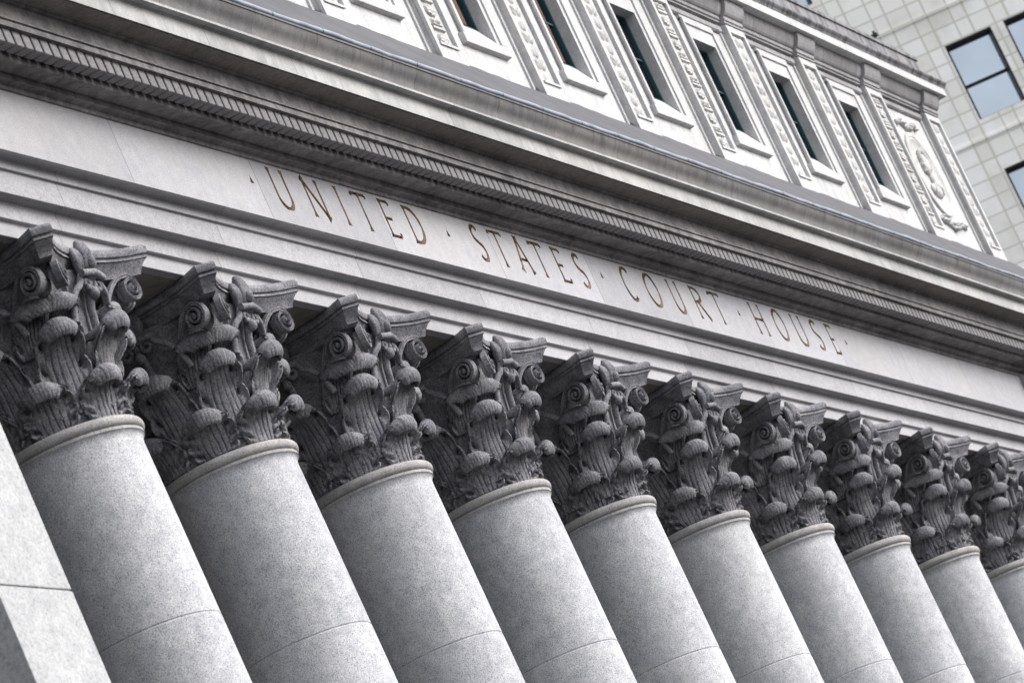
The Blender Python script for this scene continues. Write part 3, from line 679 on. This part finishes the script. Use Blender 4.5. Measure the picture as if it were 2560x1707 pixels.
# fleuron: ribbed upright bud flower
def fleuron(i, j):
    u = i * 2 * pi; t = j
    z = Z(3.538) + (Z(3.650) - Z(3.538)) * t
    w = 0.050 * S * (0.55 + 0.55 * math.sin(pi * (t * .8 + .08)) + 0.10 * t); d = 0.032 * S * (0.6 + 0.6 * math.sin(pi * (t * .72 + .12)))
    rip = 1 + 0.22 * abs(math.cos(4 * u))
    if t > .93: k_ = (1 - t) / .07; w *= .35 + .65 * k_; d *= .35 + .65 * k_
    return (0.236 * S + 0.012 * S * t + d * rip * math.cos(u), w * rip * math.sin(u), z)
fl = MB()
def petal(y0, z0, z1, wy, dx, x0, tilt):
    def fn(i, j):
        u = i * 2 * pi; t = j; sw = math.sin(pi * min(1, .10 + .86 * t)) ** .75 * (.62 + .5 * t)
        rip = 1 - 0.20 * abs(math.sin(2.5 * u)) * (math.cos(u) > 0)
        return (x0 * S + 0.016 * S * math.sin(t * 2.4) + dx * S * sw * rip * math.cos(u), (y0 + tilt * t) * S + wy * S * sw * math.sin(u), Z(z0 + (z1 - z0) * t))
    fl.grid(fn, 30, 18)
petal(-0.013, 3.545, 3.632, 0.034, 0.020, 0.236, -0.010); petal(0.013, 3.545, 3.632, 0.034, 0.020, 0.236, 0.010); petal(0, 3.540, 3.650, 0.030, 0.026, 0.246, 0)
fl.ball((0.272 * S, 0, Z(3.583)), 0.055, 0.05, 0.07); fl.ball((0.250 * S, 0, Z(3.548)), 0.06, 0.16, 0.035)
fleuron_me = fl.mesh('fleuron', 'capital', True, 60)

def build_column(x, label, ang):
    t = empty('column', (x, CY, 0), ang)
    tag(t, label, 'column', 'Corinthian columns of the portico', 'thing')
    obj('shaft', shaft_me, t); obj('neck_ring', ring_me, t)
    cap = obj('capital', bell_me, t)
    for k in range(8):
        obj('acanthus_leaf', lowleaf[k % 3], cap, (0, 0, 0), math.radians(22.5 + 45 * k))
        obj('acanthus_leaf', upleaf[(k * 2) % 3], cap, (0, 0, 0), math.radians(45 * k))
    for k in range(4):
        for sg in (1, -1):
            o = obj('calyx_leaf', cal_me[sg], cap, (0, 0, 0), math.radians(90 * k + sg * 29))
            obj('volute', vol_me[sg], cap, (0, 0, 0), math.radians(90 * k))
        obj('helix', helix_me, cap, (0, 0, 0), math.radians(90 * k))
        obj('corner_bolster', bolster_me, cap, (0, 0, 0), math.radians(45 + 90 * k))
    a = obj('abacus', abacus_me, t)
    for k in range(4): obj('fleuron', fleuron_me, a, (0, 0, 0), math.radians(90 * k))
    return t
def thick(o, w):
    m = o.modifiers.new('thick', 'SOLIDIFY'); m.thickness = w; m.offset = -1.0
names = ['grey granite Corinthian column nearest the pale flat pier, far left of the row',
         'grey granite Corinthian column below and left of the word UNITED, second from the pale pier',
         'grey granite Corinthian column under the letters NIT, third from the pale pier',
         'grey granite Corinthian column under the gap between UNITED and STATES, fourth from the pier',
         'grey granite Corinthian column under the word STATES, fifth from the pale pier',
         'grey granite Corinthian column under the gap before COURT, sixth from the pale pier',
         'grey granite Corinthian column under the word COURT, seventh from the pale pier',
         'grey granite Corinthian column under the word HOUSE, eighth from the pale pier',
         'grey granite Corinthian column just right of HOUSE, last but one of the row',
         'grey granite Corinthian column cut off by the right edge, last of the row']
first = build_column(X(0), names[0], 0)
def copy_tree(o, parent=None):
    c = o.copy(); COL.objects.link(c); c.parent = parent
    for ch in kids[o.name]: copy_tree(ch, c)
    return c
kids = {}
def walk(o):
    kids[o.name] = list(o.children)
    for ch in o.children: walk(ch)
walk(first)
for k in range(1, 10):
    c = copy_tree(first); c.location = (X(k), CY, 0); c.rotation_euler = (0, 0, 0); c['label'] = names[k]
    rnd = random.Random(k)
    for part in c.children:
        for ch in part.children:                           # no two carved alike
            if ch.name.startswith('acanthus'):
                src_ = lowleaf if ch.data.name in [m_.name for m_ in lowleaf] else upleaf
                ch.data = rnd.choice(src_); ch.rotation_euler.z += math.radians(rnd.uniform(-2.2, 2.2))
                q = rnd.uniform(.985, 1.02); ch.scale = (q, q, 1.0); ch.location.z = rnd.uniform(-.015, .015)

# ================================================================== PALE END PIER (lower left)
pr = empty('stone_pier', (X(-1.375), Y(4.40), 0))
tag(pr, 'pale flat square-edged granite pier standing left of the first column', 'pier')
zq = Z(2.545)
pm = MB(); hw_ = 0.195 * S; y0, y1 = Y(4.35) - Y(4.40), Y(4.62) - Y(4.40)
pm.box(-hw_, hw_, y0, y1, 0.0, zq - 0.008); pm.box(-hw_ + .012, hw_ - .012, y0 + .012, y1, zq - 0.008, zq + 0.008); pm.box(-hw_, hw_, y0, y1, zq + 0.008, Z(3.10))
bevel(pm.obj('pier_shaft', 'pier', pr), 0.012, 2)
pm = MB(); pm.box(-hw_ - .04, hw_ + .04, y0 - .05, y1, Z(3.10), Z(3.14)); pm.box(-hw_, hw_, y0, y1, Z(3.14), Z(3.57)); pm.box(-hw_ - .10, hw_ + .10, y0 - .12, y1, Z(3.57), Z(3.64))
for i in range(4):
    for zz, d in ((Z(3.27), .10), (Z(3.42), .15)):
        pm.ball((-hw_ + (i + .5) * hw_ / 2, y0 - .02, zz), .13, d, .10)
pm.obj('pier_capital', 'capital', pr)

# ================================================================== TOWER BEHIND
th = math.radians(110)
dvec = Vector((math.cos(th), math.sin(th), 0))
P0 = Vector((32.44611381, 6.08150245, 8.14033331))
org = Vector((X(P0.x - 11.44), Y(P0.y), 0))
tw = empty('tower_building', org, 0)
tag(tw, 'pale tiled tower block with black framed windows rising behind the courthouse attic', 'building')
# local frame: x to the right along the wall (-d), y into the wall, z up
Mx = Matrix((( -dvec.x, 0.9397, 0, 0), (-dvec.y, 0.342, 0, 0), (0, 0, 1, 0), (0, 0, 0, 1)))
tw.matrix_world = Matrix.Translation(org) @ Mx
zz0 = Z(P0.z)
cols = []
for b in (-0.41 - 4.6 * 2, -5.44, -0.41, -0.41 + 4.6, -0.41 + 9.2): cols += [(b, b + 1.18), (b + 1.5, b + 2.68)]
rows_ = [(-0.875 + 3.26 * k, 1.08 + 3.26 * k) for k in range(-4, 4)]
xs = [-16.0] + [e for c in cols for e in c] + [16.0]
wl = MB(); zlo, zhi = 0.0, zz0 + 16.0
for i in range(0, len(xs), 2): wl.box(xs[i], xs[i + 1], 0, 0.6, zlo, zhi)
for a, b in cols:
    zp = zlo
    for r0_, r1_ in rows_:
        dz = 0.93 if -6 < a < -2 else 0
        wl.box(a, b, 0, 0.6, zp, zz0 + r0_ + dz); zp = zz0 + r1_ + dz
    wl.box(a, b, 0, 0.6, zp, zhi)
wl.box(-16, 16, 0.6, 14, 0, zhi)
wall = wl.obj('tower_wall', 'tiles', tw)
for k in range(-4, 4):
    bz = zz0 + 1.90 + 3.26 * k
    MB().box(-15.99, 15.99, -0.035, 0.0, bz, bz + 0.07).obj('string_course', 'tiles', tw)
wf = MB(); W_, H_ = 1.18, 1.955
wf.box(0, 0.045, 0.002, 0.45, 0, H_); wf.box(W_ - 0.045, W_, 0.002, 0.45, 0, H_); wf.box(0.045, W_ - 0.045, 0.002, 0.45, H_ - 0.05, H_); wf.box(0.045, W_ - 0.045, 0.10, 0.45, 0, 0.03)
wf.box(0.045, W_ - 0.045, 0.16, 0.26, 0.87, 0.92)
wf_me = wf.mesh('tower_window', 'black'); wp_me = MB().box(0.045, W_ - 0.045, 0.24, 0.30, 0.03, H_ - 0.05).mesh('pane', 'mirror')
for a, b in cols:
    if a < -6 or a > 3: continue
    for r0_, r1_ in rows_:
        if r0_ < -6 or r0_ > 4: continue
        f = obj('window', wf_me, tw, (a, 0, zz0 + r0_ + (0.93 if -6 < a < -2 else 0))); obj('pane', wp_me, f)

# ================================================================== GROUND
g = MB().box(-160, 260, -140, 200, -1.4, -0.80).obj('road', 'asphalt'); tag(g, 'dark asphalt road', 'road', kind='structure')
g = MB()
for i in range(5): g.box(X(-2.2) , X(11.6), Y(4.2) - 0.35 * i - 0.4, Y(6.3), -0.8 + 0.0, -0.16 * i - 0.0)
g.obj('steps', 'paving'); tag(bpy.data.objects['steps'], 'granite steps below the columns', 'steps', kind='structure')
g = MB().box(-80, 120, Y(4.2) - 7, Y(4.2) + 30, -0.79, -0.66).obj('pavement', 'paving'); tag(g, 'stone pavement in front of the courthouse', 'pavement', kind='structure')

# ================================================================== CAMERA, LIGHT
cam = bpy.data.cameras.new('camera'); co = bpy.data.objects.new('camera', cam); COL.objects.link(co); SC.camera = co
R = ((0.358157543245974, -0.841518131702226, -0.4044383862004238), (0.08054444850600752, 0.45940786348307017, -0.8845659991118717), (0.9301805018548127, 0.28423871830965564, 0.23232000555873986))
mw = Matrix.Identity(4)
for i in range(3):
    mw[i][0] = R[0][i]; mw[i][1] = -R[1][i]; mw[i][2] = -R[2][i]
mw[0][3] = -11.44 * S; mw[1][3] = -4.487 * S; mw[2][3] = 1.7
co.matrix_world = mw
cam.sensor_fit = 'HORIZONTAL'; cam.sensor_width = 36.0; cam.lens = 36.0 * 12316.5 / 2560
cam.clip_start = 0.5; cam.clip_end = 2000
cam.dof.use_dof = True; cam.dof.focus_distance = 15.2 * S; cam.dof.aperture_fstop = 3.6

SUN_EL, SUN_AZ = math.radians(33), math.atan2(-0.90, 0.42)   # direction TO the sun in plan
sd = Vector((math.cos(SUN_EL) * math.cos(SUN_AZ), math.cos(SUN_EL) * math.sin(SUN_AZ), math.sin(SUN_EL)))
sun = bpy.data.lights.new('sun', 'SUN'); so = bpy.data.objects.new('sun', sun); COL.objects.link(so)
so.rotation_euler = sd.to_track_quat('Z', 'Y').to_euler(); so.location = (0, -40, 60)
sun.energy = 1.95; sun.angle = math.radians(42); sun.color = (1.0, 0.985, 0.975)
CLOUD = 8.0
w = bpy.data.worlds.new('World'); SC.world = w; w.use_nodes = True
nt = w.node_tree; bg = nt.nodes['Background']
sky = nt.nodes.new('ShaderNodeTexSky'); sky.sky_type = 'NISHITA'; sky.sun_disc = False
sky.sun_elevation = SUN_EL; sky.sun_rotation = math.pi / 2 - SUN_AZ
sky.air_density = 1.0; sky.dust_density = 4.0; sky.ozone_density = 1.0
hs = nt.nodes.new('ShaderNodeHueSaturation'); hs.inputs['Saturation'].default_value = 0.34
nt.links.new(sky.outputs[0], hs.inputs['Color']); mxn = nt.nodes.new('ShaderNodeMix'); mxn.data_type = 'RGBA'; mxn.inputs[0].default_value = 0.42   # even cloud deck over the clear-sky model
mxn.inputs[7].default_value = (CLOUD * 0.97, CLOUD * 0.99, CLOUD * 1.04, 1); nt.links.new(hs.outputs[0], mxn.inputs[6]); nt.links.new(mxn.outputs[2], bg.inputs[0]); bg.inputs[1].default_value = 0.11
SC.view_settings.view_transform = 'Standard'; SC.view_settings.look = 'None'; SC.view_settings.exposure = 0.95; SC.view_settings.gamma = 1.0
SC.render.film_transparent = False
SC.cycles.max_bounces = 8
